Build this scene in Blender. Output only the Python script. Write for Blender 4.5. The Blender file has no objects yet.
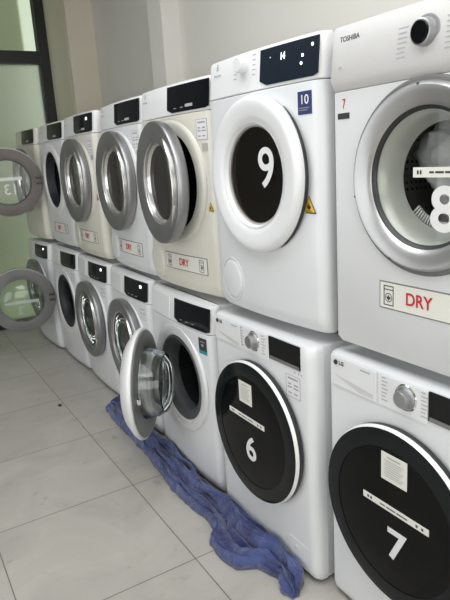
import bpy, bmesh, math, random
from mathutils import Vector, Matrix, noise

random.seed(7)
S = bpy.context.scene
COL = S.collection
PI = math.pi

# ------------------------------------------------------------------ camera
F_PX = 576.5
cam_d = bpy.data.cameras.new('camera')
cam = bpy.data.objects.new('camera', cam_d)
COL.objects.link(cam)
S.camera = cam
cam_d.sensor_fit = 'VERTICAL'
cam_d.sensor_height = 24.0
cam_d.lens = F_PX * 24.0 / 600.0
cam_d.clip_start = 0.02
yaw, pitch, roll = 0.5264, -0.2464, -0.0642
fw = Vector((math.sin(yaw) * math.cos(pitch), math.cos(yaw) * math.cos(pitch), math.sin(pitch)))
rt = Vector((math.cos(yaw), -math.sin(yaw), 0))
up = rt.cross(fw)
r2 = rt * math.cos(roll) + up * math.sin(roll)
u2 = -rt * math.sin(roll) + up * math.cos(roll)
m = Matrix((r2, u2, -fw)).transposed().to_4x4()
m.translation = Vector((-1.0771, 0, 1.4315))
cam.matrix_world = m

# ------------------------------------------------------------------ world, lights, exposure
W = bpy.data.worlds.new('daylight')
S.world = W
W.use_nodes = True
bg = W.node_tree.nodes['Background']
bg.inputs[0].default_value = (0.97, 1.0, 0.93, 1)
bg.inputs[1].default_value = 0.72

def area(name, loc, rot, sx, sy, power, color):
    d = bpy.data.lights.new(name, 'AREA')
    d.shape = 'RECTANGLE'
    d.size, d.size_y = sx, sy
    d.energy = power
    d.color = color
    o = bpy.data.objects.new(name, d)
    o.location = loc
    o.rotation_euler = rot
    COL.objects.link(o)
    return o

# daylight through the shop front behind the camera, through the opposite side window, and ceiling tubes
area('shopfront_daylight', (-1.5, -2.40, 1.55), (PI / 2, 0, PI), 3.6, 2.3, 100, (0.97, 0.99, 1.0))
area('side_window_daylight', (-3.55, 1.6, 1.45), (PI / 2, 0, -PI / 2), 4.4, 2.3, 46, (0.97, 0.985, 1.0))
area('ceiling_panel_light', (-0.75, 0.8, 3.0), (0, 0, 0), 1.5, 3.6, 54, (0.965, 0.985, 1.0))

S.view_settings.view_transform = 'Standard'
S.view_settings.look = 'None'
S.view_settings.gamma = 1
S.view_settings.use_curve_mapping = False
S.view_settings.exposure = 0.30

# ------------------------------------------------------------------ materials
MAT = {}

def pbr(name, color, rough=0.4, metal=0.0, coat=0.0, trans=0.0, ior=1.5, spec=0.5, emit=None, es=0.0):
    mt = bpy.data.materials.new(name)
    mt.use_nodes = True
    b = mt.node_tree.nodes['Principled BSDF']
    b.inputs['Base Color'].default_value = (*color, 1)
    b.inputs['Roughness'].default_value = rough
    b.inputs['Metallic'].default_value = metal
    b.inputs['Coat Weight'].default_value = coat
    b.inputs['Coat Roughness'].default_value = 0.08
    b.inputs['Transmission Weight'].default_value = trans
    b.inputs['IOR'].default_value = ior
    b.inputs['Specular IOR Level'].default_value = spec
    if emit:
        b.inputs['Emission Color'].default_value = (*emit, 1)
        b.inputs['Emission Strength'].default_value = es
    MAT[name] = mt
    return mt

def mottled(name, ca, cb, rough, scale=4.0, detail=5.0, bump=0.0, bscale=60.0, metal=0.0, coat=0.0):
    """colour wanders between ca and cb with noise; optional fine bump"""
    mt = pbr(name, ca, rough, metal, coat)
    nt = mt.node_tree
    b = nt.nodes['Principled BSDF']
    tc = nt.nodes.new('ShaderNodeTexCoord')
    nz = nt.nodes.new('ShaderNodeTexNoise')
    nz.inputs['Scale'].default_value = scale
    nz.inputs['Detail'].default_value = detail
    nt.links.new(tc.outputs['Object'], nz.inputs['Vector'])
    rp = nt.nodes.new('ShaderNodeValToRGB')
    rp.color_ramp.elements[0].position = 0.35
    rp.color_ramp.elements[1].position = 0.68
    rp.color_ramp.elements[0].color = (*ca, 1)
    rp.color_ramp.elements[1].color = (*cb, 1)
    nt.links.new(nz.outputs['Fac'], rp.inputs['Fac'])
    nt.links.new(rp.outputs['Color'], b.inputs['Base Color'])
    if bump > 0:
        n2 = nt.nodes.new('ShaderNodeTexNoise')
        n2.inputs['Scale'].default_value = bscale
        nt.links.new(tc.outputs['Object'], n2.inputs['Vector'])
        bp = nt.nodes.new('ShaderNodeBump')
        bp.inputs['Strength'].default_value = bump
        bp.inputs['Distance'].default_value = 0.005
        nt.links.new(n2.outputs['Fac'], bp.inputs['Height'])
        nt.links.new(bp.outputs['Normal'], b.inputs['Normal'])
    return mt

mottled('white_enamel', (0.685, 0.70, 0.715), (0.715, 0.725, 0.735), 0.34, 2.5, coat=0.12)
mottled('white_plastic', (0.71, 0.72, 0.73), (0.745, 0.75, 0.755), 0.32, 3.0, coat=0.12)
mottled('cream_enamel', (0.66, 0.645, 0.56), (0.72, 0.70, 0.63), 0.34, 2.5, coat=0.25)
mottled('cream_plastic', (0.64, 0.63, 0.56), (0.68, 0.67, 0.61), 0.30, 2.5, coat=0.3)
mottled('cool_enamel', (0.66, 0.67, 0.68), (0.71, 0.715, 0.72), 0.34, 2.5, coat=0.12)
mottled('panel_grey', (0.55, 0.545, 0.535), (0.59, 0.58, 0.57), 0.42, 3.0)
mottled('silver', (0.34, 0.34, 0.345), (0.41, 0.41, 0.415), 0.36, 6.0, metal=0.85)
mottled('dull_silver', (0.27, 0.27, 0.275), (0.34, 0.34, 0.345), 0.34, 6.0, metal=0.75)
mottled('brushed_silver', (0.46, 0.46, 0.46), (0.54, 0.54, 0.54), 0.34, 6.0, metal=0.85)
pbr('chrome', (0.82, 0.82, 0.83), 0.10, 1.0)
pbr('bright_bevel', (0.80, 0.79, 0.76), 0.22, 0.9)
mottled('ring_grey', (0.13, 0.13, 0.128), (0.17, 0.168, 0.165), 0.42, 5.0)
mottled('ring_brown', (0.11, 0.095, 0.085), (0.15, 0.13, 0.12), 0.45, 5.0)
mottled('rubber', (0.06, 0.065, 0.068), (0.09, 0.095, 0.10), 0.55, 8.0, bump=0.1)
pbr('black_gloss', (0.004, 0.0045, 0.005), 0.07, 0, 0, spec=0.3)
pbr('black_door', (0.0015, 0.0018, 0.002), 0.09, 0, 0.0, spec=0.16)
pbr('black_door_rim', (0.006, 0.008, 0.009), 0.16, 0, 0.0, spec=0.22)
pbr('black_plastic', (0.02, 0.02, 0.022), 0.4)
pbr('display', (0.006, 0.007, 0.009), 0.10, 0, 0, spec=0.3)
pbr('display_blue', (0.014, 0.020, 0.030), 0.12, 0, 0, spec=0.35)
pbr('glass', (0.90, 0.93, 0.92), 0.015, 0, 0, 1.0, 1.45)
pbr('smoke_glass', (0.42, 0.40, 0.38), 0.03, 0, 0, 1.0, 1.45)
pbr('dark_glass', (0.022, 0.019, 0.017), 0.12, 0, 0.35)
pbr('white_vinyl', (0.72, 0.72, 0.71), 0.5)
pbr('grey_vinyl', (0.42, 0.40, 0.36), 0.55)
pbr('sign_plate', (0.73, 0.72, 0.66), 0.4)
pbr('sign_border', (0.20, 0.20, 0.19), 0.5)
pbr('ink', (0.03, 0.03, 0.035), 0.6)
pbr('faint_ink', (0.36, 0.36, 0.37), 0.6)
pbr('violet_ink', (0.33, 0.31, 0.42), 0.6)
pbr('red_ink', (0.50, 0.02, 0.025), 0.5)
pbr('badge_blue', (0.02, 0.03, 0.12), 0.35)
pbr('badge_teal', (0.01, 0.25, 0.30), 0.4)
pbr('white_gloss', (0.80, 0.80, 0.80), 0.12, 0.0, 0.6)
mottled('grey_fabric', (0.26, 0.26, 0.265), (0.46, 0.45, 0.44), 0.9, 9, bump=0.3, bscale=90)
mottled('funnel_grey', (0.50, 0.49, 0.46), (0.56, 0.55, 0.52), 0.3, 5.0, metal=0.2, coat=0.4)
mottled('dark_rubber', (0.018, 0.02, 0.024), (0.03, 0.032, 0.036), 0.5, 8.0)
pbr('yellow', (0.80, 0.50, 0.02), 0.45)
pbr('lit_digit', (0.9, 0.93, 1.0), 0.5, emit=(0.85, 0.92, 1.0), es=1.6)
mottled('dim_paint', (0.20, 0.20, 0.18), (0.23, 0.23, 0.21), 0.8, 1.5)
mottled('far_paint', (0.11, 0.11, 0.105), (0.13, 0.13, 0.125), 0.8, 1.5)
pbr('frame_black', (0.012, 0.014, 0.012), 0.35)
mottled('main_wall', (0.72, 0.705, 0.655), (0.75, 0.735, 0.69), 0.75, 1.5, bump=0.05)
mottled('pilaster_paint', (0.76, 0.745, 0.70), (0.79, 0.775, 0.73), 0.75, 1.5, bump=0.05)
mottled('beige_tone', (0.72, 0.66, 0.55), (0.75, 0.69, 0.58), 0.75, 1.5, bump=0.05)  # beige tone of the corner column
mottled('olive_tone', (0.46, 0.46, 0.35), (0.49, 0.49, 0.375), 0.75, 1.5, bump=0.05)  # darker olive tone of the end wall strip
mottled('room_paint', (0.50, 0.49, 0.46), (0.55, 0.54, 0.50), 0.8, 1.5)
mottled('outside_render', (0.31, 0.32, 0.245), (0.35, 0.36, 0.28), 0.8, 0.8)
mottled('outside_pale', (0.74, 0.80, 0.62), (0.78, 0.84, 0.66), 0.8, 0.8)
mottled('pebble_dark', (0.02, 0.02, 0.02), (0.04, 0.04, 0.04), 0.6, 30)
pbr('pane_green', (0.80, 0.90, 0.74), 0.08, 0, 0, 1.0, 1.45)
pbr('pane_frosted', (0.70, 0.78, 0.66), 0.55, 0, 0.6, 1.0, 1.45)

def metal_drum(name, col):
    mt = pbr(name, col, 0.32, 0.8)
    nt = mt.node_tree
    b = nt.nodes['Principled BSDF']
    tc = nt.nodes.new('ShaderNodeTexCoord')
    vo = nt.nodes.new('ShaderNodeTexVoronoi')
    vo.inputs['Scale'].default_value = 55
    vo.inputs['Randomness'].default_value = 0.0
    nt.links.new(tc.outputs['Object'], vo.inputs['Vector'])
    rp = nt.nodes.new('ShaderNodeValToRGB')
    rp.color_ramp.elements[0].position = 0.18
    rp.color_ramp.elements[1].position = 0.24
    rp.color_ramp.elements[0].color = (0.03, 0.03, 0.03, 1)
    rp.color_ramp.elements[1].color = (*col, 1)
    nt.links.new(vo.outputs['Distance'], rp.inputs['Fac'])
    nt.links.new(rp.outputs['Color'], b.inputs['Base Color'])
metal_drum('drum_metal', (0.5, 0.49, 0.47))
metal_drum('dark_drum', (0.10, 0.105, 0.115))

def thin_glass(name, tint, rough):
    mt = bpy.data.materials.new(name)
    mt.use_nodes = True
    nt = mt.node_tree
    N, L = nt.nodes, nt.links
    N.remove(N['Principled BSDF'])
    tr = N.new('ShaderNodeBsdfTransparent')
    tr.inputs['Color'].default_value = (*tint, 1)
    gl = N.new('ShaderNodeBsdfGlossy')
    gl.inputs['Roughness'].default_value = rough
    fr = N.new('ShaderNodeFresnel')
    fr.inputs['IOR'].default_value = 1.5
    mx = N.new('ShaderNodeMixShader')
    # a pane reflects at the face the light meets first; the far face of the same pane only lets it out
    ge = N.new('ShaderNodeNewGeometry')
    iv = N.new('ShaderNodeMath')
    iv.operation = 'SUBTRACT'
    iv.inputs[0].default_value = 1.0
    L.new(ge.outputs['Backfacing'], iv.inputs[1])
    ml = N.new('ShaderNodeMath')
    ml.operation = 'MULTIPLY'
    L.new(iv.outputs[0], ml.inputs[0])
    L.new(fr.outputs[0], ml.inputs[1])
    L.new(ml.outputs[0], mx.inputs[0])
    L.new(tr.outputs[0], mx.inputs[1])
    L.new(gl.outputs[0], mx.inputs[2])
    L.new(mx.outputs[0], N['Material Output'].inputs['Surface'])
    MAT[name] = mt
thin_glass('clear_pane', (0.95, 0.965, 0.955), 0.02)
thin_glass('tinted_pane', (0.72, 0.70, 0.68), 0.02)

def tile_floor():
    mt = pbr('floor_tile', (0.5, 0.48, 0.44), 0.42)
    nt = mt.node_tree
    N, L = nt.nodes, nt.links
    b = N['Principled BSDF']
    tc = N.new('ShaderNodeTexCoord')
    mp = N.new('ShaderNodeMapping')
    # grout lines at x = -0.305 - 0.605 i and y = 1.665 + 0.605 j (world == object coordinates)
    mp.inputs['Location'].default_value = (0.305 + 0.605 * 20, -1.665 + 0.605 * 20, 0)
    L.new(tc.outputs['Object'], mp.inputs['Vector'])
    br = N.new('ShaderNodeTexBrick')
    br.offset = 0.0
    br.squash = 1.0
    br.inputs['Scale'].default_value = 1.0
    br.inputs['Brick Width'].default_value = 0.605
    br.inputs['Row Height'].default_value = 0.605
    br.inputs['Mortar Size'].default_value = 0.0024
    br.inputs['Mortar Smooth'].default_value = 0.2
    br.inputs['Color1'].default_value = (0.44, 0.42, 0.385, 1)
    br.inputs['Color2'].default_value = (0.465, 0.445, 0.41, 1)
    br.inputs['Mortar'].default_value = (0.17, 0.155, 0.14, 1)
    L.new(mp.outputs['Vector'], br.inputs['Vector'])
    nz = N.new('ShaderNodeTexNoise')
    nz.inputs['Scale'].default_value = 3.2
    nz.inputs['Detail'].default_value = 9
    nz.inputs['Roughness'].default_value = 0.62
    nz.inputs['Distortion'].default_value = 0.8
    L.new(tc.outputs['Object'], nz.inputs['Vector'])
    rp = N.new('ShaderNodeValToRGB')
    rp.color_ramp.elements[0].position = 0.3
    rp.color_ramp.elements[1].position = 0.7
    rp.color_ramp.elements[0].color = (0.84, 0.84, 0.84, 1)
    rp.color_ramp.elements[1].color = (1.08, 1.07, 1.06, 1)
    L.new(nz.outputs['Fac'], rp.inputs['Fac'])
    mx = N.new('ShaderNodeMix')
    mx.data_type = 'RGBA'
    mx.blend_type = 'MULTIPLY'
    mx.inputs[0].default_value = 1.0
    L.new(br.outputs['Color'], mx.inputs[6])
    L.new(rp.outputs['Color'], mx.inputs[7])
    # dark smudges, sparse
    n3 = N.new('ShaderNodeTexNoise')
    n3.inputs['Scale'].default_value = 11
    n3.inputs['Detail'].default_value = 6
    L.new(tc.outputs['Object'], n3.inputs['Vector'])
    r3 = N.new('ShaderNodeValToRGB')
    r3.color_ramp.elements[0].position = 0.64
    r3.color_ramp.elements[1].position = 0.76
    r3.color_ramp.elements[0].color = (1, 1, 1, 1)
    r3.color_ramp.elements[1].color = (0.72, 0.70, 0.66, 1)
    L.new(n3.outputs['Fac'], r3.inputs['Fac'])
    m2 = N.new('ShaderNodeMix')
    m2.data_type = 'RGBA'
    m2.blend_type = 'MULTIPLY'
    m2.inputs[0].default_value = 1.0
    L.new(mx.outputs[2], m2.inputs[6])
    L.new(r3.outputs['Color'], m2.inputs[7])
    L.new(m2.outputs[2], b.inputs['Base Color'])
    mr = N.new('ShaderNodeMapRange')
    mr.inputs['To Min'].default_value = 0.28
    mr.inputs['To Max'].default_value = 0.5
    L.new(nz.outputs['Fac'], mr.inputs['Value'])
    L.new(mr.outputs['Result'], b.inputs['Roughness'])
    bp = N.new('ShaderNodeBump')
    bp.inputs['Strength'].default_value = 0.25
    bp.inputs['Distance'].default_value = 0.002
    bp.invert = True
    L.new(br.outputs['Fac'], bp.inputs['Height'])
    L.new(bp.outputs['Normal'], b.inputs['Normal'])
tile_floor()

def cloth_mat():
    mt = pbr('blue_cloth', (0.05, 0.07, 0.3), 0.85)
    nt = mt.node_tree
    N, L = nt.nodes, nt.links
    b = N['Principled BSDF']
    b.inputs['Sheen Weight'].default_value = 0.35
    tc = N.new('ShaderNodeTexCoord')
    nz = N.new('ShaderNodeTexNoise')
    nz.inputs['Scale'].default_value = 9
    nz.inputs['Detail'].default_value = 7
    L.new(tc.outputs['Object'], nz.inputs['Vector'])
    rp = N.new('ShaderNodeValToRGB')
    rp.color_ramp.elements[0].position = 0.36
    rp.color_ramp.elements[1].position = 0.66
    rp.color_ramp.elements[0].color = (0.008, 0.016, 0.11, 1)  # shadow tone of the folds, mixed into the cloth colour by noise
    rp.color_ramp.elements[1].color = (0.066, 0.096, 0.26, 1)  # lit tone of the folds, painted in the same way
    L.new(nz.outputs['Fac'], rp.inputs['Fac'])
    L.new(rp.outputs['Color'], b.inputs['Base Color'])
    n2 = N.new('ShaderNodeTexNoise')
    n2.inputs['Scale'].default_value = 55
    n2.inputs['Detail'].default_value = 8
    n2.inputs['Roughness'].default_value = 0.65
    L.new(tc.outputs['Object'], n2.inputs['Vector'])
    bp = N.new('ShaderNodeBump')
    bp.inputs['Strength'].default_value = 0.8
    bp.inputs['Distance'].default_value = 0.012
    L.new(n2.outputs['Fac'], bp.inputs['Height'])
    L.new(bp.outputs['Normal'], b.inputs['Normal'])
cloth_mat()

# ------------------------------------------------------------------ mesh helpers
def link(name, me, mats, parent=None, loc=None, smooth=None):
    o = bpy.data.objects.new(name, me)
    if not isinstance(mats, (list, tuple)):
        mats = [mats]
    if len(me.materials) == 0:
        for k in mats:
            me.materials.append(MAT[k])
    COL.objects.link(o)
    if parent is not None:
        o.parent = parent
    if loc is not None:
        o.location = loc
    return o

def finish(bm, smooth=40):
    bmesh.ops.recalc_face_normals(bm, faces=bm.faces)
    me = bpy.data.meshes.new('mesh')
    bm.to_mesh(me)
    bm.free()
    if smooth:
        me.polygons.foreach_set('use_smooth', [True] * len(me.polygons))
        me.set_sharp_from_angle(angle=math.radians(smooth))
    return me

def box_bm(bm, x0, x1, y0, y1, z0, z1, bevel=0.0):
    r = bmesh.ops.create_cube(bm, size=1.0)
    for v in r['verts']:
        v.co = Vector((x0 + (v.co.x + .5) * (x1 - x0), y0 + (v.co.y + .5) * (y1 - y0), z0 + (v.co.z + .5) * (z1 - z0)))
    if bevel:
        es = list({e for v in r['verts'] for e in v.link_edges})
        bmesh.ops.bevel(bm, geom=es, offset=bevel, segments=2, affect='EDGES', profile=0.5)

def box(name, x0, x1, y0, y1, z0, z1, mat, parent=None, bevel=0.0):
    bm = bmesh.new()
    box_bm(bm, x0, x1, y0, y1, z0, z1, bevel)
    return link(name, finish(bm, 30 if bevel else 0), mat, parent)

def lathe_bm(bm, prof, cu, cz, seg=72, closed=True, squash=1.0, mi=0):
    """spin a profile of (radius, y) around the y axis through (cu, cz)"""
    rings = []
    for r, y in prof:
        if r < 1e-6:
            rings.append([bm.verts.new((cu, y, cz))])
        else:
            rings.append([bm.verts.new((cu + r * math.cos(2 * PI * k / seg), y, cz + squash * r * math.sin(2 * PI * k / seg))) for k in range(seg)])
    n = len(rings)
    for i in range(n if closed else n - 1):
        a, b = rings[i], rings[(i + 1) % n]
        for k in range(seg):
            k2 = (k + 1) % seg
            vs = []
            for v in (a[k % len(a)], a[k2 % len(a)], b[k2 % len(b)], b[k % len(b)]):
                if v not in vs:
                    vs.append(v)
            if len(vs) > 2:
                f = bm.faces.new(vs)
                f.material_index = mi
    return rings

def lathe(name, prof, cu, cz, mat, parent, off=(0, 0, 0), closed=True, seg=72, squash=1.0, smooth=35):
    bm = bmesh.new()
    lathe_bm(bm, prof, cu, cz, seg, closed, squash)
    bmesh.ops.translate(bm, verts=bm.verts, vec=-Vector(off))
    return link(name, finish(bm, smooth), mat, parent)

def outline(hw, yfront, bow, rc, yb, n=28):
    """plan of a cabinet front: straight back corners, rounded front corners, bowed front"""
    pts = [(-hw, yb)]
    for k in range(9):
        a = PI + (PI / 2) * k / 8
        pts.append((-hw + rc + rc * math.cos(a), yfront + rc + rc * math.sin(a)))
    for k in range(1, n):
        t = k / n
        pts.append((-hw + rc + t * 2 * (hw - rc), yfront))
    for k in range(9):
        a = -PI / 2 + (PI / 2) * k / 8
        pts.append((hw - rc + rc * math.cos(a), yfront + rc + rc * math.sin(a)))
    pts.append((hw, yb))
    return [(x, y - (bow * (1 - (x / hw) ** 2) if y < yb - 1e-5 else 0)) for x, y in pts]

def loft(levels, hw, yf, bow, rc, yb):
    """levels: (z, dy front shift, inset)"""
    bm = bmesh.new()
    rings = []
    for z, dy, ins in levels:
        o = outline(hw - ins, yf + dy + ins, bow, max(rc - ins * .5, .004), yb)
        rings.append([bm.verts.new((x, y, z)) for x, y in o])
    for a, b in zip(rings[:-1], rings[1:]):
        for k in range(len(a)):
            k2 = (k + 1) % len(a)
            bm.faces.new((a[k], a[k2], b[k2], b[k]))
    bm.faces.new(rings[0])
    bm.faces.new(rings[-1])
    return finish(bm, 38)

def cut_hole(me, cu, cz, r, y0, y1):
    a = bpy.data.objects.new('tmp_a', me)
    bm = bmesh.new()
    lathe_bm(bm, [(0, y0), (r, y0), (r, y1), (0, y1)], cu, cz, 72, closed=False)
    b = bpy.data.objects.new('tmp_b', finish(bm, 0))
    COL.objects.link(a)
    COL.objects.link(b)
    md = a.modifiers.new('cut', 'BOOLEAN')
    md.object = b
    md.operation = 'DIFFERENCE'
    md.solver = 'EXACT'
    dg = bpy.context.evaluated_depsgraph_get()
    out = bpy.data.meshes.new_from_object(a.evaluated_get(dg))
    bpy.data.objects.remove(a)
    bpy.data.objects.remove(b)
    out.materials.clear()
    out.polygons.foreach_set('use_smooth', [True] * len(out.polygons))
    out.set_sharp_from_angle(angle=math.radians(38))
    return out

def patch_me(u0, u1, zb, zt, ys, th=0.003, nu=12, nz=4, off=(0, 0, 0)):
    """thin plate that follows the surface ys(u, z); zb / zt may be functions of u"""
    fb = zb if callable(zb) else (lambda u: zb)
    ft = zt if callable(zt) else (lambda u: zt)
    bm = bmesh.new()
    F, B = [], []
    for i in range(nu + 1):
        u = u0 + (u1 - u0) * i / nu
        cf, cb = [], []
        for j in range(nz + 1):
            z = fb(u) + (ft(u) - fb(u)) * j / nz
            y = ys(u, z)
            cf.append(bm.verts.new((u - off[0], y - th - off[1], z - off[2])))
            cb.append(bm.verts.new((u - off[0], y + 0.0006 - off[1], z - off[2])))
        F.append(cf)
        B.append(cb)
    for i in range(nu):
        for j in range(nz):
            bm.faces.new((F[i][j], F[i + 1][j], F[i + 1][j + 1], F[i][j + 1]))
            bm.faces.new((B[i][j], B[i][j + 1], B[i + 1][j + 1], B[i + 1][j]))
        bm.faces.new((F[i][0], B[i][0], B[i + 1][0], F[i + 1][0]))
        bm.faces.new((F[i][nz], F[i + 1][nz], B[i + 1][nz], B[i][nz]))
    for j in range(nz):
        bm.faces.new((F[0][j], F[0][j + 1], B[0][j + 1], B[0][j]))
        bm.faces.new((F[nu][j], B[nu][j], B[nu][j + 1], F[nu][j + 1]))
    return bm

def patch(name, u0, u1, zb, zt, ys, mat, parent, th=0.003, nu=12, nz=4, off=(0, 0, 0)):
    return link(name, finish(patch_me(u0, u1, zb, zt, ys, th, nu, nz, off), 40), mat, parent)

def sticker(name, u0, u1, z0, z1, ys, plate, bars, parent, off=(0, 0, 0), ink='ink', th=0.0012):
    """a printed label: a plate with rows of small print; bars are (u0, u1, z0, z1) in 0..1"""
    bm = patch_me(u0, u1, z0, z1, ys, th, 6, 2, off)
    for f in bm.faces:
        f.material_index = 0
    nf = len(bm.faces)
    for a0, a1, b0, b1 in bars:
        ua, ub = u0 + (u1 - u0) * a0, u0 + (u1 - u0) * a1
        za, zb_ = z0 + (z1 - z0) * b0, z0 + (z1 - z0) * b1
        vs = [bm.verts.new((u - off[0], ys(u, z) - th - 0.0005 - off[1], z - off[2])) for u, z in ((ua, za), (ub, za), (ub, zb_), (ua, zb_))]
        f = bm.faces.new(vs)
        f.material_index = 1
    me = finish(bm, 0)
    return link(name, me, [plate, ink], parent)

def text(name, s, size, u, y, z, mat, parent, off=(0, 0, 0), bold=0.0, ext=0.0006, center=True, ys=None, squeeze=1.0):
    c = bpy.data.curves.new('txt', 'FONT')
    c.body = s
    c.size = size
    c.extrude = ext
    c.offset = bold
    c.resolution_u = 6
    c.align_x = 'CENTER' if center else 'LEFT'
    c.align_y = 'CENTER'
    t = bpy.data.objects.new('tmp_t', c)
    COL.objects.link(t)
    dg = bpy.context.evaluated_depsgraph_get()
    me = bpy.data.meshes.new_from_object(t.evaluated_get(dg))
    bpy.data.objects.remove(t)
    for v in me.vertices:
        x, yy, zz = v.co
        uu, z2 = u + x * squeeze, z + yy
        y0 = ys(uu, z2) if ys else y
        v.co = Vector((uu - off[0], y0 - zz - ext - 0.0008 - off[1], z2 - off[2]))
    me.materials.clear()
    return link(name, me, mat, parent)

def arc_band(name, r0, r1, a0, a1, y0, y1, cu, cz, mat, parent, off=(0, 0, 0), n=40, taper=True):
    """a curved bar along part of a ring (door handle); tapers to its ends"""
    bm = bmesh.new()
    rows = []
    for k in range(n + 1):
        t = k / n
        a = a0 + (a1 - a0) * t
        w = math.sin(PI * t) ** 0.5 if taper else 1
        rm = (r0 + r1) / 2
        h = (r1 - r0) / 2 * max(w, .12)
        yy = y1 + (y0 - y1) * max(w, .25)
        sec = [(rm - h, y1), (rm - h, yy + .002), (rm - h * .6, yy), (rm + h * .6, yy), (rm + h, yy + .002), (rm + h, y1)]
        rows.append([bm.verts.new((cu + r * math.cos(a) - off[0], y - off[1], cz + r * math.sin(a) - off[2])) for r, y in sec])
    for a, b in zip(rows[:-1], rows[1:]):
        for k in range(len(a)):
            k2 = (k + 1) % len(a)
            bm.faces.new((a[k], a[k2], b[k2], b[k]))
    bm.faces.new(rows[0])
    bm.faces.new(rows[-1])
    return link(name, finish(bm, 45), mat, parent)

def empty(name, loc, rz, label, cat, group):
    o = bpy.data.objects.new(name, None)
    o.empty_display_size = 0.1
    COL.objects.link(o)
    o.location = loc
    o.rotation_euler = (0, 0, rz)
    o['label'] = label
    o['category'] = cat
    if group:
        o['group'] = group
    return o

def split_link(name, bm, mat, parent, vertical=False):
    """two groups of faces, left and right (or low and high), as two parts"""
    bm.faces.ensure_lookup_table()
    k = 2 if vertical else 0
    mid = sum(v.co[k] for v in bm.verts) / len(bm.verts)
    for side in (0, 1):
        c = bm.copy()
        bmesh.ops.delete(c, geom=[v for v in c.verts if (v.co[k] > mid) == bool(side)], context='VERTS')
        link(name, finish(c, 0), mat, parent)
    bm.free()

# ------------------------------------------------------------------ room shell
def struct(o):
    o['kind'] = 'structure'
    return o

X0, X1, Y0, Y1, ZC = -3.7, 0.87, -2.5, 5.45, 3.05
struct(box('floor', X0 - .1, X1 + .15, Y0 - .1, Y1 + .05, -0.1, 0.0, 'floor_tile'))
struct(box('ceiling', X0 - .1, X1 + .15, Y0 - .1, Y1 + .05, ZC, ZC + .1, 'room_paint'))
struct(box('wall_right', X1, X1 + .12, Y0, Y1, 0, ZC, 'main_wall'))
struct(box('trim_1', 0.74, X1, 3.72, 3.93, 0, ZC, 'pilaster_paint'))
struct(box('trim_2', 0.625, X1, 5.38, Y1, 0, ZC, 'beige_tone'))
struct(box('wall_end', 0.455, X1 + .12, Y1, Y1 + .12, 0, ZC, 'olive_tone'))
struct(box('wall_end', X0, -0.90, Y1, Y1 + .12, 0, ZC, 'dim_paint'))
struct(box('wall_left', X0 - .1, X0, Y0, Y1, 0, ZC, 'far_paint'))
struct(box('wall_back', X0, X1 + .12, Y0 - .1, Y0, 0, ZC, 'room_paint'))

win = bpy.data.objects.new('window_1', None)
COL.objects.link(win)
win['kind'] = 'structure'
bm = bmesh.new()
for x0, x1 in ((0.37, 0.455), (-0.90, -0.82)):
    box_bm(bm, x0, x1, Y1 - .02, Y1 + .08, 0, ZC)
for z0, z1 in ((0, 0.06), (2.30, 2.405), (2.97, ZC)):
    box_bm(bm, -0.82, 0.37, Y1 - .015, Y1 + .075, z0, z1)
link('window_frame', finish(bm, 0), 'frame_black', win)
box('pane', -0.82, 0.37, Y1 + .03, Y1 + .038, 0.06, 2.30, 'pane_frosted', win)
box('pane', -0.82, 0.37, Y1 + .03, Y1 + .038, 2.405, 2.97, 'pane_green', win)

# outside the glass: a pale yard floor and the rendered wall of the neighbour
struct(box('floor_outside', -6, 4, Y1 + .13, 9.2, -0.1, -0.01, 'outside_pale'))
struct(box('wall_outside', -6, 0.77, 7.6, 7.8, -0.01, 4.6, 'outside_render'))

# ------------------------------------------------------------------ shared machine shells
HW = 0.298
BOW = 0.018
E_YF = 0.006

def e_ys(u, z):
    y = E_YF - BOW * (1 - (u / HW) ** 2)
    if z > 0.731:
        y += 0.012 * (z - 0.731) / 0.119
    return y

E_LEVELS = [(0.012, 0.016, .008), (0.030, 0.006, .002), (0.06, 0.001, 0), (0.3, 0, 0), (0.6, 0, 0), (0.7245, 0, 0), (0.7275, 0, .003)]
E_PANEL = [(0.7295, 0, .003), (0.7325, 0.0, 0), (0.79, 0.006, 0), (0.838, 0.011, 0), (0.847, 0.013, .003), (0.8505, 0.017, .009)]
OPEN_R = 0.203
e_front = cut_hole(loft(E_LEVELS, HW, E_YF, BOW, 0.034, 0.055), 0, 0.467, OPEN_R, -0.1, 0.1)
e_panel = loft(E_PANEL, HW, E_YF, BOW, 0.034, 0.055)

def cabinet_mesh(cu, cz, r, depth, lg=False):
    bm = bmesh.new()
    box_bm(bm, -0.292, 0.292, 0.056, depth, 0.014, 0.846, 0.006)
    me = finish(bm, 30)
    if r:
        me = cut_hole(me, cu, cz, r, 0.03, depth - .07)
    return me

cab_e = cabinet_mesh(0, 0.467, 0.232, 0.545)
cab_e_short = cabinet_mesh(0, 0.467, 0.232, 0.50)
cab_lg = cabinet_mesh(0, 0, 0, 0.545)
cab_t = cabinet_mesh(0.012, 0.476, 0.205, 0.545)

def copy_mesh(name, me, mat, parent):
    me2 = me.copy()
    me2.materials.clear()
    return link(name, me2, mat, parent)

def feet(t, ext=0.0):
    for x in (-0.24, 0.24):
        for y in (0.10, 0.46):
            bm = bmesh.new()
            bmesh.ops.create_cone(bm, cap_ends=True, segments=20, radius1=0.022, radius2=0.018, depth=0.016 + ext,
                                  matrix=Matrix.Translation((x, y, 0.008 - ext / 2)))
            link('foot', finish(bm, 40), 'black_plastic', t)

def drum(t, cu, cz, r, depth=0.30, dark=True):
    prof = [(r - .055, .060), (r - .02, .064), (r - .006, .075), (r - .006, depth + .08), (r - .03, depth + .10), (0.05, depth + .10), (0, depth + .095),
            (0, depth + .10 + .004), (r - .026, depth + .106), (r - .001, depth + .082), (r - .001, .072), (r - .02, .058), (r - .055, .056)]
    return lathe('drum', prof, cu, cz, 'dark_drum' if dark else 'drum_metal', t, closed=False)

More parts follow.
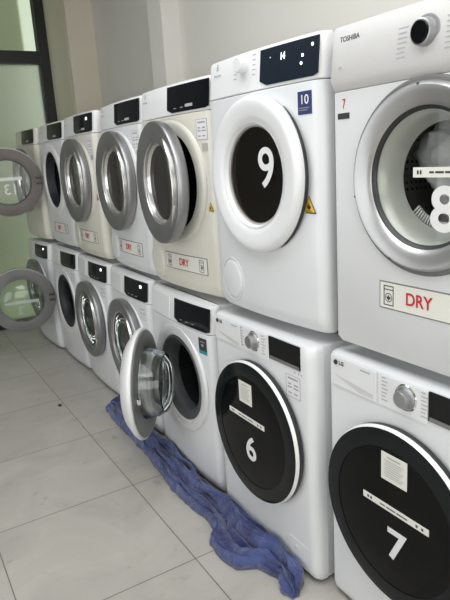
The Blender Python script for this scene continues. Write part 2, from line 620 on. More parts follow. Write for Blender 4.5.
PRICE_BARS = [(0, 1, 0, .025), (0, 1, .975, 1), (0, .03, .025, .975), (.97, 1, .025, .975), (.15, .85, .80, .88), (.15, .38, .55, .62), (.55, .85, .55, .62), (.12, .42, .40, .47), (.52, .88, .40, .47), (.15, .4, .15, .22), (.55, .8, .15, .22)]
STRIP_BARS = [(.07, .10, .3, .7), (.12, .15, .3, .7), (.28, .36, .4, .6), (.38, .52, .4, .6), (.54, .70, .4, .6), (.82, .85, .3, .7), (.90, .93, .3, .7)]
SHEET_BARS = [(.25, .75, .84, .89)] + [(.12 + .05 * (k % 2), .88 - .07 * (k % 3), .72 - .08 * k, .745 - .08 * k) for k in range(8)]

def price_tag(t, u0, u1, z0, z1):
    s = sticker('price_sticker', u0, u1, z0, z1, e_ys, 'white_vinyl', PRICE_BARS, t, ink='violet_ink')
    return s

def dry_sign(t, u0, u1, z0, z1, ys, faint=False):
    s = patch('dry_sign', u0, u1, z0, z1, ys, 'sign_border', t, th=0.0012)
    b = 0.0035
    pl = patch('sign_plate', u0 + b, u1 - b, z0 + b, z1 - b, ys, 'sign_plate', s, th=0.0018)
    h = z1 - z0
    w = u1 - u0
    ys2 = lambda u, z: ys(u, z) - .0018
    text('lettering', 'DRY', h * .62, (u0 + u1) / 2 - (0.012 if faint else 0.004), 0, (z0 + z1) / 2, 'red_ink', s, bold=.0006, ext=.0003, ys=ys2, squeeze=.92)
    for cu in (u0 + w * .115, u1 - w * .115):
        bm = bmesh.new()
        ww, hh = h * .23, h * .36
        zc = (z0 + z1) / 2
        def q(a, c, d, e, ins=0):
            vs = [bm.verts.new((x, ys(x, z) - .0024 - ins, z)) for x, z in ((a, d), (c, d), (c, e), (a, e))]
            bm.faces.new(vs)
        lw = h * .035
        q(cu - ww, cu - ww + lw, zc - hh, zc + hh)
        q(cu + ww - lw, cu + ww, zc - hh, zc + hh)
        q(cu - ww + lw, cu + ww - lw, zc + hh - lw, zc + hh)
        q(cu - ww + lw, cu + ww - lw, zc - hh, zc - hh + lw)
        q(cu - ww + lw, cu + ww - lw, zc + hh * .55, zc + hh * .55 + lw)
        # round window with a flame in it
        n = 20
        for k in range(n):
            a0, a1 = 2 * PI * k / n, 2 * PI * (k + 1) / n
            ra, rb = ww * .72, ww * .60
            vs = [bm.verts.new((cu + r * math.cos(a), ys(cu, zc) - .0024, zc - hh * .2 + r * math.sin(a))) for r, a in ((ra, a0), (ra, a1), (rb, a1), (rb, a0))]
            bm.faces.new(vs)
        fl = [(0, -.42), (.34, -.12), (.36, .18), (.14, .06), (.02, .46), (-.14, .1), (-.36, .2), (-.34, -.12)]
        bm.faces.new([bm.verts.new((cu + a * ww * 1.1, ys(cu, zc) - .0025, zc - hh * .2 + b_ * ww * 1.1)) for a, b_ in fl])
        link('icon', finish(bm, 0), 'ink', s)
    return s

def warning_triangle(t, u, z, s, ys, mat='yellow'):
    def tri(k, d):
        bm = bmesh.new()
        pts = [(-.5, -.43), (.5, -.43), (0, .44)]
        fr = [bm.verts.new((u + a * s * k, ys(u, z) - d, z + b * s * k)) for a, b in pts]
        bk = [bm.verts.new((u + a * s * k, ys(u, z) - d + .0012, z + b * s * k)) for a, b in pts]
        bm.faces.new(fr)
        bm.faces.new(bk[::-1])
        for i in range(3):
            j = (i + 1) % 3
            bm.faces.new((fr[i], fr[j], bk[j], bk[i]))
        return finish(bm, 0)
    a = link('warning_sticker', tri(1.0, .0014), 'ink', t)
    a['label'] = 'black bordered yellow flame triangle'
    link('yellow_field', tri(.84, .0019), mat, a)
    bm = bmesh.new()
    fl = [(0, -.2), (.14, -.1), (.16, .03), (.07, -.02), (.02, .2), (-.06, .02), (-.14, .06), (-.14, -.1)]
    bm.faces.new([bm.verts.new((u + p * s, ys(u, z) - .0024, z - .06 * s + q * s)) for p, q in fl])
    vs = [bm.verts.new((u + p * s, ys(u, z) - .0024, z + q * s)) for p, q in ((-.2, -.32), (.2, -.32), (.2, -.28), (-.2, -.28))]
    bm.faces.new(vs)
    link('flame_mark', finish(bm, 0), 'ink', a)
    return a

def e_display(t, u0=0.0, u1=0.288, mat='display', lit=None, led=False):
    def zb(u):
        s = (u - u0) / (u1 - u0)
        return 0.7375 + (0.014 * max(0, 1 - s / .14)) + (0.006 * max(0, (s - .93) / .07))
    d = patch('display', u0, u1, zb, lambda u: 0.838, e_ys, mat, t, th=0.003, nu=28)
    ys2 = lambda u, z: e_ys(u, z) - .0031
    if lit == 'full':
        text('digits', '14', .028, u0 + .105, 0, .806, 'lit_digit', d, ys=ys2, bold=.0003, ext=.0002, squeeze=.8)
        for du, z in ((.186, .796), (.182, .776), (.222, .818)):
            lathe('indicator_light', [(0, 0), (.0045, 0), (.0045, .001), (0, .001)], u0 + du, z, 'lit_digit', d, off=(0, -(ys2(u0 + du, z) - .001), 0), seg=12, closed=False)
        text('lettering', '·', .02, u0 + .05, 0, .81, 'lit_digit', d, ys=ys2, ext=.0002)
    else:
        for k in range(3):
            patch('icon', u0 + .055 + .05 * k, u0 + .075 + .05 * k, .752, .7545, ys2, 'faint_ink', d, th=.0004, nu=2, nz=1)
        patch('icon', u0 + .14, u0 + .19, .752, .763, ys2, 'faint_ink', d, th=.0004, nu=2, nz=1) if lit == 'icons' else None
    if led:
        patch('indicator_light', u0 + .205, u0 + .228, .803, .818, ys2, 'lit_digit', d, th=.0005, nu=2, nz=1)
    return d

def e_logo(t, u=-.225, z=.815):
    b = sticker('logo', u - .012, u + .012, z, z + .022, e_ys, 'faint_ink', [], t, th=.0004)
    bpy.data.objects.remove(b)
    bm = bmesh.new()
    # folded square emblem: three slanted bars
    for k in range(3):
        z0 = z + .003 + k * .007
        w = (.008, .006, .004)[k]
        bm.faces.new([bm.verts.new((u + p, e_ys(u, zz) - .001, zz)) for p, zz in ((-w, z0), (w, z0 + .002), (w, z0 + .006), (-w, z0 + .004))])
    link('emblem', finish(bm, 0), 'faint_ink', t)
    text('lettering', 'Electrolux', .012, u, 0, z - .012, 'faint_ink', t, ys=e_ys, ext=.0002)

def door_object(t, pivot, angle, me, mat):
    d = link('door', me, mat, t, loc=pivot)
    d.rotation_euler = (0, 0, -math.radians(angle))
    return d

CZ = 0.467

def e_door(t, pivot, angle, kind, number=None, cz=CZ):
    """kind: silver (dryer), washer (chrome ring), white (washer with white shell), broad (wide white ring)"""
    P = Vector(pivot)
    bm = bmesh.new()
    if kind in ('silver', 'brownback'):
        prof = [(.160, -.045), (.168, -.054), (.180, -.055), (.238, -.062), (.244, -.060), (.2465, -.054), (.2465, -.036), (.243, -.022), (.232, -.020), (.170, -.020), (.160, -.030)]
        mat = 'silver' if kind == 'silver' else 'dull_silver'
    elif kind == 'washer':
        prof = [(.176, -.044), (.184, -.056), (.200, -.058), (.238, -.060), (.244, -.056), (.2465, -.044), (.243, -.022), (.232, -.020), (.172, -.020), (.170, -.032)]
        mat = 'dull_silver'
    elif kind == 'white':
        prof = [(.158, -.050), (.166, -.070), (.180, -.078), (.198, -.074), (.238, -.042), (.247, -.031), (.250, -.024), (.246, -.016), (.236, -.014), (.168, -.014), (.156, -.030)]
        mat = 'white_plastic'
    lathe_bm(bm, prof, 0, cz)
    bmesh.ops.translate(bm, verts=bm.verts, vec=-P)
    d = door_object(t, pivot, angle, finish(bm, 50), mat)
    back = {'silver': 'ring_grey', 'brownback': 'ring_brown', 'washer': 'ring_grey', 'white': 'ring_grey'}[kind]
    y_b = -.014 if kind == 'white' else -.020
    lathe('inner_ring', [(.160, y_b - .002), (.236, y_b - .002), (.239, y_b + .002), (.236, y_b + .006), (.205, y_b + .010), (.172, y_b + .010), (.160, y_b + .006)], 0, cz, back, d, off=P)
    # screws and hinge plate on the back of the ring, seen when the door stands open
    if angle > 20:
        bm = bmesh.new()
        for zz in (-.02, .02):
            box_bm(bm, -.236, -.195, y_b + .008, y_b + .016, cz + zz - .007, cz + zz + .007)
        bmesh.ops.translate(bm, verts=bm.verts, vec=-P)
        split_link('hinge_plate', bm, 'black_plastic', d, True)
        bm = bmesh.new()
        box_bm(bm, .188, .214, y_b + .006, y_b + .030, cz - .012, cz + .012, .003)
        bmesh.ops.translate(bm, verts=bm.verts, vec=-P)
        link('latch', finish(bm, 30), 'chrome', d)
    if kind == 'silver':
        lathe('bevel_ring', [(.166, -.053), (.160, -.040), (.146, -.026), (.146, -.022), (.164, -.022)], 0, cz, 'bright_bevel', d, off=P)
        lathe('door_glass', [(0, -.022), (.09, -.024), (.150, -.030), (.155, -.026), (.150, -.018), (0, -.012)], 0, cz, 'dark_glass', d, off=P, closed=False)
    elif kind == 'brownback':
        lathe('door_glass', [(0, -.040), (.10, -.042), (.168, -.044), (.168, -.038), (.10, -.036), (0, -.034)], 0, cz, 'clear_pane', d, off=P, closed=False)
        lathe('bevel_ring', [(.168, -.034), (.160, -.034), (.156, -.006), (.162, -.006)], 0, cz, 'rubber', d, off=P)
    else:
        deep = .085 if kind == 'white' else .045
        lathe('door_glass', [(0, -.034), (.10, -.037), (.170, -.044), (.172, -.030), (.158, -.012), (.146, deep * .6), (.128, deep * .95), (.09, deep + .012), (0, deep + .020),
                             (0, deep + .013), (.088, deep + .005), (.124, deep * .85), (.140, deep * .5), (.152, -.014), (.160, -.032), (.10, -.029), (0, -.027)], 0, cz, 'glass' if angle < 60 else 'clear_pane', d, off=P, closed=False)
        lathe('bevel_ring', [(.176, -.048), (.170, -.046), (.167, -.040), (.174, -.036)], 0, cz, 'chrome', d, off=P)
    if kind in ('silver', 'washer'):
        arc_band('handle', .201, .213, -PI * .28, PI * .32, -.074, -.056, 0, cz, 'bright_bevel', d, off=P)
        arc_band('handle_slot', .189, .199, -PI * .25, PI * .29, -.0635, -.056, 0, cz, 'black_plastic', d, off=P)
    if number:
        ny = -.046
        sc = .085 if kind == 'brownback' else .072
        text('numeral', number, sc * 1.25, -.015 if kind == 'brownback' else .015, ny, cz - .055 if kind == 'brownback' else cz - .085, 'white_vinyl', d, off=P, bold=.0008)
        u0, u1 = (-.10, .12) if kind == 'brownback' else (-.12, .13)
        zz = cz + .012 if kind == 'brownback' else cz - .03
        sticker('instruction_strip', u0, u1, zz, zz + .024, lambda u, z: ny, 'white_vinyl', STRIP_BARS, d, off=P)
    return d

def front_bezel(t, mat, cz=CZ, r0=OPEN_R):
    ys = E_YF - BOW
    lathe('door_bezel', [(r0 - .010, ys + .010), (r0 - .010, ys + .002), (r0 - .006, ys - .003), (r0 + .030, ys - .005), (.246, ys - .001), (.252, ys + .006), (.252, ys + .014), (r0 + .001, ys + .014)],
          0, cz, mat, t)
    lathe('drum_mouth', [(r0 - .011, ys + .008), (r0 - .014, .020), (r0 - .020, .056), (r0 - .016, .056), (r0 - .004, .020), (r0 - .004, ys + .012)], 0, cz, 'dark_rubber', t)

def filter_cap(t, u, z, mat):
    y = e_ys(u, z)
    tilt = (e_ys(u + .05, z) - e_ys(u - .05, z)) / .1
    bm = bmesh.new()
    lathe_bm(bm, [(0, -.005), (.058, -.005), (.064, -.0035), (.068, .001), (.071, .003), (.072, -.002), (.076, -.002), (.077, .006), (0, .006)], 0, 0, 48, closed=False)
    for v in bm.verts:
        v.co.y += y + tilt * v.co.x
        v.co.x += u
        v.co.z += z
    return link('filter_cap', finish(bm, 40), mat, t)

def shell(t, body, panel, short=False, ext=0.0):
    copy_mesh('cabinet', cab_e_short if short else cab_e, body, t)
    copy_mesh('front_panel', e_front, body, t)
    copy_mesh('control_panel', e_panel, panel, t)
    feet(t, ext)

ZT = 0.8785
GT, GB = 'tumble dryers stacked on the top row', 'washing machines standing along the floor'
FACE = -PI / 2

# ------------------------------------------------------------------ top row, column 3 to 7
def e_dryer(x, y, rz, label, body, panel, door, disp='icons', short=False, number=None, tag=True, cap=True, sign=(-.13, .20), led=False):
    t = empty('tumble_dryer', (x, y, ZT - .016 + .004), FACE + math.radians(rz), label, 'dryer', GT)
    shell(t, body, panel, short)
    e_display(t, lit=disp, led=led)
    e_logo(t)
    kind, ang = door
    front_bezel(t, 'cream_plastic' if body.startswith('cream') else 'white_plastic')
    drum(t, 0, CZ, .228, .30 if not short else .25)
    e_door(t, (-.236, -.03, CZ), ang, kind, number)
    if tag:
        price_tag(t, .205, .272, .625, .700)
        patch('grey_sticker', .235, .268, .583, .612, e_ys, 'grey_vinyl', t, th=.0012, nu=3, nz=2)
    warning_triangle(t, .262, .375, .040, e_ys)
    if sign:
        dry_sign(t, sign[0], sign[1], .098, .168, e_ys)
    if cap:
        filter_cap(t, -.215, .115, body)
    return t

e_dryer(.003, 2.205, 2.5, 'cream dryer whose silver door stands slightly ajar, next to the white dryer numbered 9', 'cream_enamel', 'white_plastic', ('silver', 7), short=True, sign=(-.125, .215))
e_dryer(.015, 2.838, -1.5, 'white dryer with closed silver door, right behind the cream dryer whose door is ajar', 'white_enamel', 'white_plastic', ('silver', 0), short=True)
e_dryer(.014, 3.517, -0.5, 'cream dryer with closed silver door, next to the dryer whose door opening is bare', 'cream_enamel', 'white_plastic', ('silver', 0), led=True)
e_dryer(.030, 4.200, 0.3, 'dryer with round brown-rimmed glass door swung wide open, mirrored number 13', 'cool_enamel', 'white_plastic', ('brownback', 103), number='13', tag=False, cap=False)
e_dryer(-.008, 4.830, 0.7, 'last dryer of the top row, half hidden by the open door numbered 13', 'cream_enamel', 'cream_plastic', ('silver', 0), tag=False, cap=False, sign=None)

# ------------------------------------------------------------------ top row, dryer number 9
t = empty('tumble_dryer', (-.010, 1.572, ZT - .005), FACE + math.radians(1.4), 'white dryer with broad white door ring and a large number 9 on its dark glass', 'dryer', GT)
t.scale = (1, 1, 1.018)
shell(t, 'white_enamel', 'white_plastic', ext=.006)
e_display(t, .046, .290, 'display_blue', 'full')
e_logo(t, -.215, .815)
lathe('dial', [(0, -.030), (.020, -.030), (.0235, -.027), (.025, -.004), (.031, -.002), (.031, .002), (0, .002)], -.042, .812, 'white_plastic', t, off=(0, -e_ys(-.042, .812) , 0), closed=False, seg=40)
bm = bmesh.new()
for sgn in (-1, 1):
    for k in range(5):
        u0 = -.042 + sgn * .05 + (-.012 if sgn < 0 else -.006)
        z0 = .775 + k * .014
        bm.faces.new([bm.verts.new((a, e_ys(a, b) - .0008, b)) for a, b in ((u0, z0), (u0 + .018, z0), (u0 + .018, z0 + .003), (u0, z0 + .003))])
split_link('dial_markings', bm, 'faint_ink', t)
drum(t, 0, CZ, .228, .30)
cz = .478
bm = bmesh.new()
lathe_bm(bm, [(.152, -.022), (.158, -.034), (.185, -.042), (.210, -.044), (.222, -.045), (.231, -.042), (.238, -.034), (.241, -.022), (.236, -.012), (.152, -.012)], 0, cz)
P = Vector((-.236, -.03, cz))
bmesh.ops.translate(bm, verts=bm.verts, vec=-P)
d = door_object(t, P, 0, finish(bm, 50), 'white_plastic')
lathe('bevel_ring', [(.160, -.037), (.153, -.026), (.147, -.020), (.147, -.014), (.156, -.014)], 0, cz, 'white_plastic', d, off=P)
lathe('door_glass', [(0, -.020), (.10, -.021), (.153, -.025), (.153, -.020), (.10, -.015), (0, -.014)], 0, cz, 'tinted_pane', d, off=P, closed=False)
lathe('door_bowl', [(0, -.010), (.148, -.014), (.148, -.010), (.10, -.002), (0, .004)], 0, cz, 'dark_glass', d, off=P, closed=False)
text('numeral', '9', .168, .066, -.0262, cz + .018, 'white_vinyl', d, off=P, bold=.0015, squeeze=1.06)
d.location.x += .015
arc_band('door_lip', .238, .244, -PI * .36, PI * .30, -.020, -.010, 0, cz, 'black_plastic', d, off=P, taper=True)
filter_cap(t, -.180, .120, 'white_enamel')
warning_triangle(t, .247, .395, .058, e_ys)
b = patch('capacity_badge', .213, .266, .642, .703, e_ys, 'badge_blue', t, th=.0014)
b['label'] = 'dark blue square badge reading 10'
ys3 = lambda u, z: e_ys(u, z) - .0015
text('lettering', '10', .035, .2395, 0, .680, 'white_vinyl', b, ys=ys3, bold=.0002, ext=.0002)
sticker('small_print', .219, .259, .648, .662, ys3, 'badge_blue', [(.0, 1, .75, .85), (.0, .8, .35, .45)], b, ink='faint_ink', th=.0003)

# ------------------------------------------------------------------ top row, dryer number 8 (slanted grey panel, transparent door)
T_YF, T_BOW = 0.004, 0.002
def t_ys(u, z):
    y = T_YF - T_BOW * (1 - (u / HW) ** 2)
    if z > 0.727:
        y += -0.014 + 0.016 * (z - 0.727) / 0.12
    elif z > .70:
        y += -0.014 * (z - .70) / .027
    return y
t = empty('tumble_dryer', (.006, .936, ZT - .006), FACE, 'white dryer at the right edge with clear round door numbered 8 and black faced dial', 'dryer', GT)
copy_mesh('cabinet', cab_t, 'cool_enamel', t)
tf = cut_hole(loft([(0.012, .008, .004), (0.03, 0, 0), (.4, 0, 0), (.696, 0, 0), (.6985, 0, .002)], HW, T_YF, T_BOW, .014, .055), .012, .476, .178, -.1, .1)
link('front_panel', tf, 'cool_enamel', t)
link('control_panel', loft([(.700, 0, .002), (.702, 0, 0), (.727, -.014, 0), (.80, -.0045, 0), (.848, 0, 0), (.856, .003, .004), (.859, .008, .010)], HW, T_YF, T_BOW, .014, .055), 'panel_grey', t)
feet(t)
text('lettering', 'TOSHIBA', .017, -.262, 0, .822, 'ink', t, ys=t_ys, bold=.0004, ext=.0003, center=False)
sticker('sticker', -.262, -.246, .748, .762, t_ys, 'panel_grey', [(.1, .9, .2, .8)], t, ink='faint_ink')
KU, KZ = .015, .788
yk = t_ys(KU, KZ)
k = lathe('dial', [(0, -.022), (.024, -.022), (.0275, -.020), (.030, -.002), (.036, -.001), (.037, .003), (0, .003)], KU, KZ, 'silver', t, off=(0, -yk, 0), closed=False, seg=48)
lathe('dial_face', [(0, -.0245), (.022, -.0245), (.0245, -.0225), (.0245, -.020), (0, -.020)], KU, KZ, 'black_gloss', k, off=(0, -yk, 0), closed=False, seg=48)
bm = bmesh.new()
for sgn in (-1, 1):
    for q in range(9):
        for rr in range(3):
            L_ = .010 + .012 * random.random()
            u0 = KU + sgn * .052 + (-.028 if sgn < 0 else 0) + rr * .000
            z0 = .745 + q * .0105
            if rr == 0:
                bm.faces.new([bm.verts.new((a, t_ys(a, b) - .0008, b)) for a, b in ((u0, z0), (u0 + L_ + .012, z0), (u0 + L_ + .012, z0 + .003), (u0, z0 + .003))])
split_link('dial_markings', bm, 'faint_ink', t)
m1 = patch('asset_sticker', -.277, -.233, .630, .645, t_ys, 'ink', t, th=.0012)
text('lettering', '7', .034, -.253, 0, .667, 'red_ink', t, ys=t_ys, bold=0, ext=.0003, squeeze=.7)
dry_sign(t, -.124, .158, .146, .219, t_ys, faint=True)
cu, cz = .012, .476
drum(t, cu, cz, .203, .26, dark=False)
lathe('door_bezel', [(.180, .03), (.180, -.002), (.186, -.006), (.222, -.006), (.226, -.001), (.226, .004), (.186, .004), (.184, .03)], cu, cz, 'ring_grey', t)
bm = bmesh.new()
lathe_bm(bm, [(.157, .012), (.162, .000), (.176, -.010), (.198, -.019), (.206, -.020), (.212, -.014), (.215, -.004), (.200, .012)], cu, cz)
P = Vector((-.205, -.012, cz))
bmesh.ops.translate(bm, verts=bm.verts, vec=-P)
d = door_object(t, P, 0, finish(bm, 50), 'brushed_silver')
lathe('bevel_ring', [(.157, .012), (.154, .014), (.140, .040), (.128, .075), (.131, .077), (.144, .042), (.159, .018)], cu, cz, 'funnel_grey', d, off=P)
lathe('glass_rim', [(.163, -.001), (.158, .003), (.154, .010), (.157, .012), (.163, .006)], cu, cz, 'black_plastic', d, off=P)
lathe('door_glass', [(0, .006), (.154, .006), (.156, .008), (.154, .010), (0, .010)], cu, cz, 'clear_pane', d, off=P, closed=False)
for a in (.98, 1.6, 3.35, 4.3, 5.2):
    bm = bmesh.new()
    bmesh.ops.create_icosphere(bm, subdivisions=2, radius=.004, matrix=Matrix.Translation((cu + .208 * math.cos(a) - P.x, -.017 - P.y, cz + .208 * math.sin(a) - P.z)))
    link('rivet', finish(bm, 60), 'black_plastic', d)
text('numeral', '8', .142, .069, .004, .404, 'white_vinyl', d, off=P, bold=.003, squeeze=1.1)
sticker('instruction_strip', -.022, .145, .480, .503, lambda u, z: .005, 'sign_plate', STRIP_BARS, d, off=P)
# lint grille in the mouth of the drum
bm = bmesh.new()
for q in range(26):
    a = math.radians(222 + q * 3.8)
    r0, r1 = .108, .136
    w = .0022
    c, s_ = math.cos(a), math.sin(a)
    pts = []
    for r in (r0, r1):
        for dd in (-w, w):
            pts.append((cu + r * c - dd * s_, cz + r * s_ + dd * c))
    vs = []
    for yy in (.080, .086):
        vs += [bm.verts.new((x, yy, z)) for x, z in (pts[0], pts[1], pts[3], pts[2])]
    for f in ((0, 1, 2, 3), (7, 6, 5, 4), (0, 4, 5, 1), (1, 5, 6, 2), (2, 6, 7, 3), (3, 7, 4, 0)):
        bm.faces.new([vs[i] for i in f])
link('lint_grille', finish(bm, 0), 'panel_grey', t)
# crumpled grey laundry inside the drum of dryer 8
bm = bmesh.new()
bmesh.ops.create_icosphere(bm, subdivisions=5, radius=1)
for v in bm.verts:
    p = v.co.copy()
    n_ = noise.fractal(p * 1.7 + Vector((3, 1, 2)), .9, 2.0, 4) * .35 + abs(noise.noise(p * 3.1)) * .25
    v.co = Vector((cu + .010 + p.x * .125 * (1 + n_), .185 + p.y * .110 * (1 + n_ * .5), cz + .030 + p.z * .125 * (1 + n_)))
    v.co.z = max(v.co.z, cz - .165)
lau = link('laundry', finish(bm, 80), 'grey_fabric', None)
lau.location = (.006, .936, ZT - .006)
lau.rotation_euler = (0, 0, FACE)
lau['label'] = 'crumpled dark grey laundry inside the drum of the dryer numbered 8'
lau['category'] = 'laundry'

# ------------------------------------------------------------------ bottom row: two washers with big black doors
L_YF, L_BOW = 0.002, 0.002
def l_ys(u, z):
    return L_YF - L_BOW * (1 - (u / HW) ** 2)
l_front = loft([(0.014, .010, .006), (0.03, 0.002, .001), (.05, 0, 0), (.4, 0, 0), (.80, 0, 0), (.832, .001, 0), (.843, .003, .004), (.849, .010, .012)], HW, L_YF, L_BOW, .030, .055)

def black_washer(x, y, number, label, nu, sheet, hasprice=True, cz=.468, ku=.012, nz=.399):
    t = empty('washing_machine', (x, y, 0), FACE, label, 'washing machine', GB)
    copy_mesh('cabinet', cab_lg, 'white_enamel', t)
    copy_mesh('front_panel', l_front, 'white_enamel', t)
    feet(t)
    # drawer with slanting grip recess
    dr = patch('detergent_drawer', -.272, -.088, .752, .838, l_ys, 'white_plastic', t, th=.004)
    bm = bmesh.new()
    pts = [(-.262, .786), (-.10, .770), (-.10, .758), (-.150, .757)]
    fr = [bm.verts.new((a, l_ys(a, b) - .0045, b)) for a, b in pts]
    bm.faces.new(fr)
    link('grip_recess', finish(bm, 0), 'panel_grey', dr)
    # round emblem and two letters
    lathe('emblem', [(0, -.006), (.0075, -.006), (.0075, -.003), (0, -.003)], -.250, .824, 'ink', dr, closed=False, seg=24)
    text('lettering', 'LG', .017, -.227, -.003, .824, 'ink', dr, bold=.0004, ext=.0002, ys=lambda u, z: l_ys(u, z) - .004)
    patch('small_print', -.150, -.112, .826, .830, lambda u, z: l_ys(u, z) - .004, 'faint_ink', dr, th=.0004, nu=2, nz=1)
    patch('control_strip', -.082, .082, .752, .838, l_ys, 'white_plastic', t, th=.0025)
    k = lathe('dial', [(0, -.026), (.020, -.026), (.022, -.024), (.0235, -.008), (.029, -.006), (.031, -.002), (.031, .002), (0, .002)], ku, .800, 'silver', t, closed=False, seg=48)
    lathe('dial_ring', [(.031, -.002), (.034, -.005), (.037, -.002), (.037, .001), (.031, .001)], ku, .800, 'chrome', k, seg=48)
    bm = bmesh.new()
    for sgn in (-1, 1):
        for q in range(7):
            u0 = ku + (-.082 if sgn < 0 else .050)
            w = .014 + .012 * ((q * 7 + 3) % 5) / 5
            z0 = .768 + q * .0105
            bm.faces.new([bm.verts.new((a, l_ys(a, b) - .0032, b)) for a, b in ((u0, z0), (u0 + w, z0), (u0 + w, z0 + .0028), (u0, z0 + .0028))])
    split_link('dial_markings', bm, 'faint_ink', t)
    dp = patch('display', .085, .248, .764, .842, l_ys, 'black_gloss', t, th=.003)
    patch('button_strip', .089, .244, .765, .776, lambda u, z: l_ys(u, z) - .003, 'dull_silver', dp, th=.0008)
    for du in (.215, .235, .248):
        patch('icon', du, du + .006, .748, .753, l_ys, 'faint_ink', t, th=.0006, nu=1, nz=1)
    # door
    P = Vector((-.24, -.02, cz))
    bm = bmesh.new()
    lathe_bm(bm, [(.225, -.003), (.255, -.003), (.259, -.007), (.2595, -.018), (.255, -.023), (.225, -.023)], 0, cz)
    bmesh.ops.translate(bm, verts=bm.verts, vec=-P)
    d = door_object(t, P, 0, finish(bm, 40), 'black_plastic')
    lathe('door_rim', [(.250, -.022), (.2575, -.022), (.2600, -.024), (.2578, -.032), (.2548, -.0355), (.250, -.035)], 0, cz, 'white_gloss', d, off=P)
    lathe('door_glass', [(.205, -.0400), (.235, -.0405), (.2545, -.0375), (.2545, -.025), (.205, -.025)], 0, cz, 'black_door_rim', d, off=P)
    lathe('door_window', [(0, -.040), (.12, -.040), (.195, -.0390), (.205, -.038), (.205, -.026), (0, -.026)], 0, cz, 'black_door', d, off=P, closed=False)
    yd = lambda u, z: -.0402
    text('numeral', number, .128, nu, -.0404, nz, 'white_vinyl', d, off=P, bold=.002, squeeze=1.08)
    sticker('instruction_strip', *sheet[0], yd, 'sign_plate', STRIP_BARS, d, off=P)
    sticker('info_sheet', *sheet[1], yd, 'sign_plate', SHEET_BARS, d, off=P, ink='faint_ink')
    # service flap and drain cap low on the front
    patch('service_flap', .160, .272, .040, .130, l_ys, 'white_enamel', t, th=.0012)
    lathe('flap_lock', [(0, -.004), (.007, -.004), (.008, -.001), (0, -.001)], .195, .100, 'panel_grey', t, closed=False, seg=20)
    if hasprice:
        sticker('price_sticker', .172, .245, .662, .738, l_ys, 'white_vinyl', PRICE_BARS, t, ink='violet_ink')
    return t

black_washer(-.005, .967, '7', 'white washing machine at the right edge with black door numbered 7', .022, ((-.100, .127, .475, .494), (-.033, .055, .565, .645)), False, cz=.452, nz=.378)
black_washer(-.042, 1.592, '6', 'white washing machine with black door numbered 6, between the open white door and number 7', 0.0, ((-.135, .090, .507, .525), (-.060, .020, .572, .652)), ku=-.008)

# ------------------------------------------------------------------ bottom row: the rest
def e_washer(x, y, rz, label, door, number=None, seal='rubber', energy=False, tag=True, body='white_enamel', led=False):
    t = empty('washing_machine', (x, y, 0), FACE + math.radians(rz), label, 'washing machine', GB)
    shell(t, body, 'white_plastic')
    e_display(t, lit=None, led=led)
    e_logo(t, -.19, .812)
    patch('detergent_drawer', -.276, -.055, .7345, .8335, lambda u, z: e_ys(u, z), 'white_plastic', t, th=.0022)
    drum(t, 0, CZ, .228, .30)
    kind, ang = door
    ys = E_YF - BOW
    lathe('door_bezel', [(.192, .024), (.193, ys + .010), (.200, ys + .004), (.215, ys + .001), (.236, ys - .002), (.246, ys - .001), (.253, ys + .010), (.207, ys + .012), (.205, .024)], 0, CZ,
          'white_plastic', t)
    lathe('door_seal', [(.199, .004), (.194, -.009), (.186, -.010), (.164, .002), (.156, .010), (.150, .026), (.156, .062), (.172, .066), (.200, .055)], 0, CZ, seal, t)
    e_door(t, (-.236, -.03, CZ), ang, kind, number)
    if tag:
        price_tag(t, .190, .262, .640, .705) if not energy else None
    if energy:
        b = patch('energy_badge', .205, .262, .640, .708, e_ys, 'ink', t, th=.0014)
        b['label'] = 'dark badge with teal foot'
        ysb = lambda u, z: e_ys(u, z) - .0015
        patch('badge_foot', .205, .262, .640, .655, ysb, 'badge_teal', b, th=.0004)
        sticker('small_print', .212, .255, .662, .700, ysb, 'ink', [(.1, .9, .75, .85), (.3, .7, .3, .55)], b, ink='faint_ink', th=.0003)
    return t

e_washer(-.030, 2.236, -0.4, 'white washing machine with its white rimmed glass door swung open above the blue cloth', ('white', 37), energy=True)
e_washer(-.005, 2.896, -2.0, 'washing machine with closed chrome door, partly hidden by the open white door', ('washer', 0), led=True)
e_washer(.000, 3.525, -0.7, 'washing machine with closed chrome door, standing beside the machine with a bare opening', ('washer', 0), led=True)
e_washer(-.006, 4.141, 0.2, 'bottom row washing machine with grey glass door swung wide open, mirrored number 2', ('washer', 100), number='2', seal='dark_rubber')
e_washer(-.040, 4.765, 0.9, 'last washing machine of the bottom row, half hidden by the open door numbered 2', ('washer', 0), tag=False, led=True)

# ------------------------------------------------------------------ blue cloth on the floor
def interp(keys, s):
    for (s0, a), (s1, b) in zip(keys[:-1], keys[1:]):
        if s <= s1:
            f = (s - s0) / (s1 - s0)
            f = f * f * (3 - 2 * f)
            return a + (b - a) * f
    return keys[-1][1]

YL = [1.300, 1.34, 1.40, 1.48, 1.53, 1.60, 1.69, 1.76, 1.83, 1.94, 2.05, 2.25, 2.45, 2.78, 2.95, 3.10, 3.16]
XL = [-.140, -.155, -.130, -.150, -.220, -.240, -.225, -.165, -.155, -.170, -.190, -.170, -.150, -.140, -.140, -.130, -.120]
XR = [-.110, -.060, -.050, -.040, -.036, -.036, -.036, -.036, -.036, -.050, -.052, -.052, -.052, -.052, -.034, -.034, -.080]
keysL = list(zip(YL, XL))
keysR = list(zip(YL, XR))
NS, NT = 520, 96

def ridge(v):
    return 1 - min(1, abs(noise.noise(v)) * 3.2)

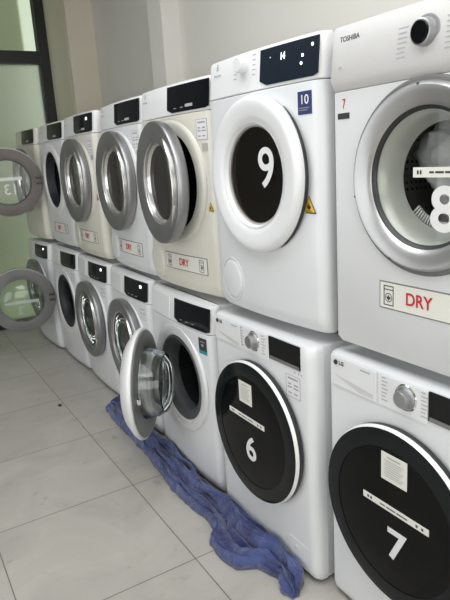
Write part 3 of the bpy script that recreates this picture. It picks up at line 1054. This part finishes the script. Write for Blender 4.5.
bm = bmesh.new()
grid = []
for i in range(NS + 1):
    y = YL[0] + (YL[-1] - YL[0]) * i / NS
    xl, xr = interp(keysL, y), interp(keysR, y)
    wob = .022 * noise.noise(Vector((y * 6, 3.1, 0))) + .008 * noise.noise(Vector((y * 21, 1.1, 0)))
    knot = math.exp(-((y - 1.50) / .06) ** 2)
    ends = max(0, min(1, (y - YL[0]) / .05, (YL[-1] - y) / .06)) ** .5
    row = []
    for j in range(NT + 1):
        tt = j / NT
        x = xl + (xr - xl) * tt + wob * (1 - tt)
        w = y + .35 * noise.noise(Vector((y * 1.7, tt * 1.4, 11)))
        # long folds run along the cloth, twisted, with short creases across them
        def fold(v, k=1.6):
            n = noise.noise(v) * k
            return max(-1, min(1, n)) * .5 + .5
        f1 = fold(Vector((tt * 4.6 + w * .8, w * .5, 2.0)), 2.6)
        f2 = fold(Vector((tt * 10 - w * 1.0, w * .9, 7.0)), 2.4)
        f3 = 1 - ridge(Vector((tt * 15 + w * 1.5, w * 1.4, 4.0)))
        f4 = 1 - ridge(Vector((tt * 6 - y * 5, y * 7, 9.0)))
        edge = min(1, tt / .07, (1 - tt) / .02)
        edge = max(0, edge) ** .5
        body = (.000 + .004 * math.sin(PI * tt) + .020 * tt) * (1 - .5 * knot)
        z = .0035 + edge * ends * (body + .032 * f1 * (.6 + tt * .4) + .020 * f2 + .011 * f3 + .006 * f4 + .016 * knot * f1)
        e2 = edge * ends
        row.append(bm.verts.new((x + e2 * .026 * noise.noise(Vector((y * 7, tt * 9, 5))), y + e2 * .016 * noise.noise(Vector((tt * 5, y * 10, 9))), max(z, .0035))))
    grid.append(row)
for a, b in zip(grid[:-1], grid[1:]):
    for j in range(NT):
        bm.faces.new((a[j], a[j + 1], b[j + 1], b[j]))
cl = link('floor_cloth', finish(bm, 0), 'blue_cloth', None)
cl.data.polygons.foreach_set('use_smooth', [True] * len(cl.data.polygons))
sd = cl.modifiers.new('thickness', 'SOLIDIFY')
sd.thickness = .003
sd.offset = -1
cl['label'] = 'long crumpled blue cloth lying on the tiles along the washing machines'
cl['category'] = 'cloth'

# ------------------------------------------------------------------ dark pebble on the tiles
bm = bmesh.new()
bmesh.ops.create_icosphere(bm, subdivisions=3, radius=.012)
for v in bm.verts:
    n_ = 1 + .25 * noise.noise(v.co * 80)
    v.co = Vector((v.co.x * n_, v.co.y * n_ * 1.2, v.co.z * .5 * n_ + .006))
pb = link('pebble', finish(bm, 60), 'pebble_dark', None)
pb.location = (-.334, 3.377, 0)
pb['label'] = 'tiny dark pebble on the floor tiles in front of the machines'
pb['category'] = 'pebble'
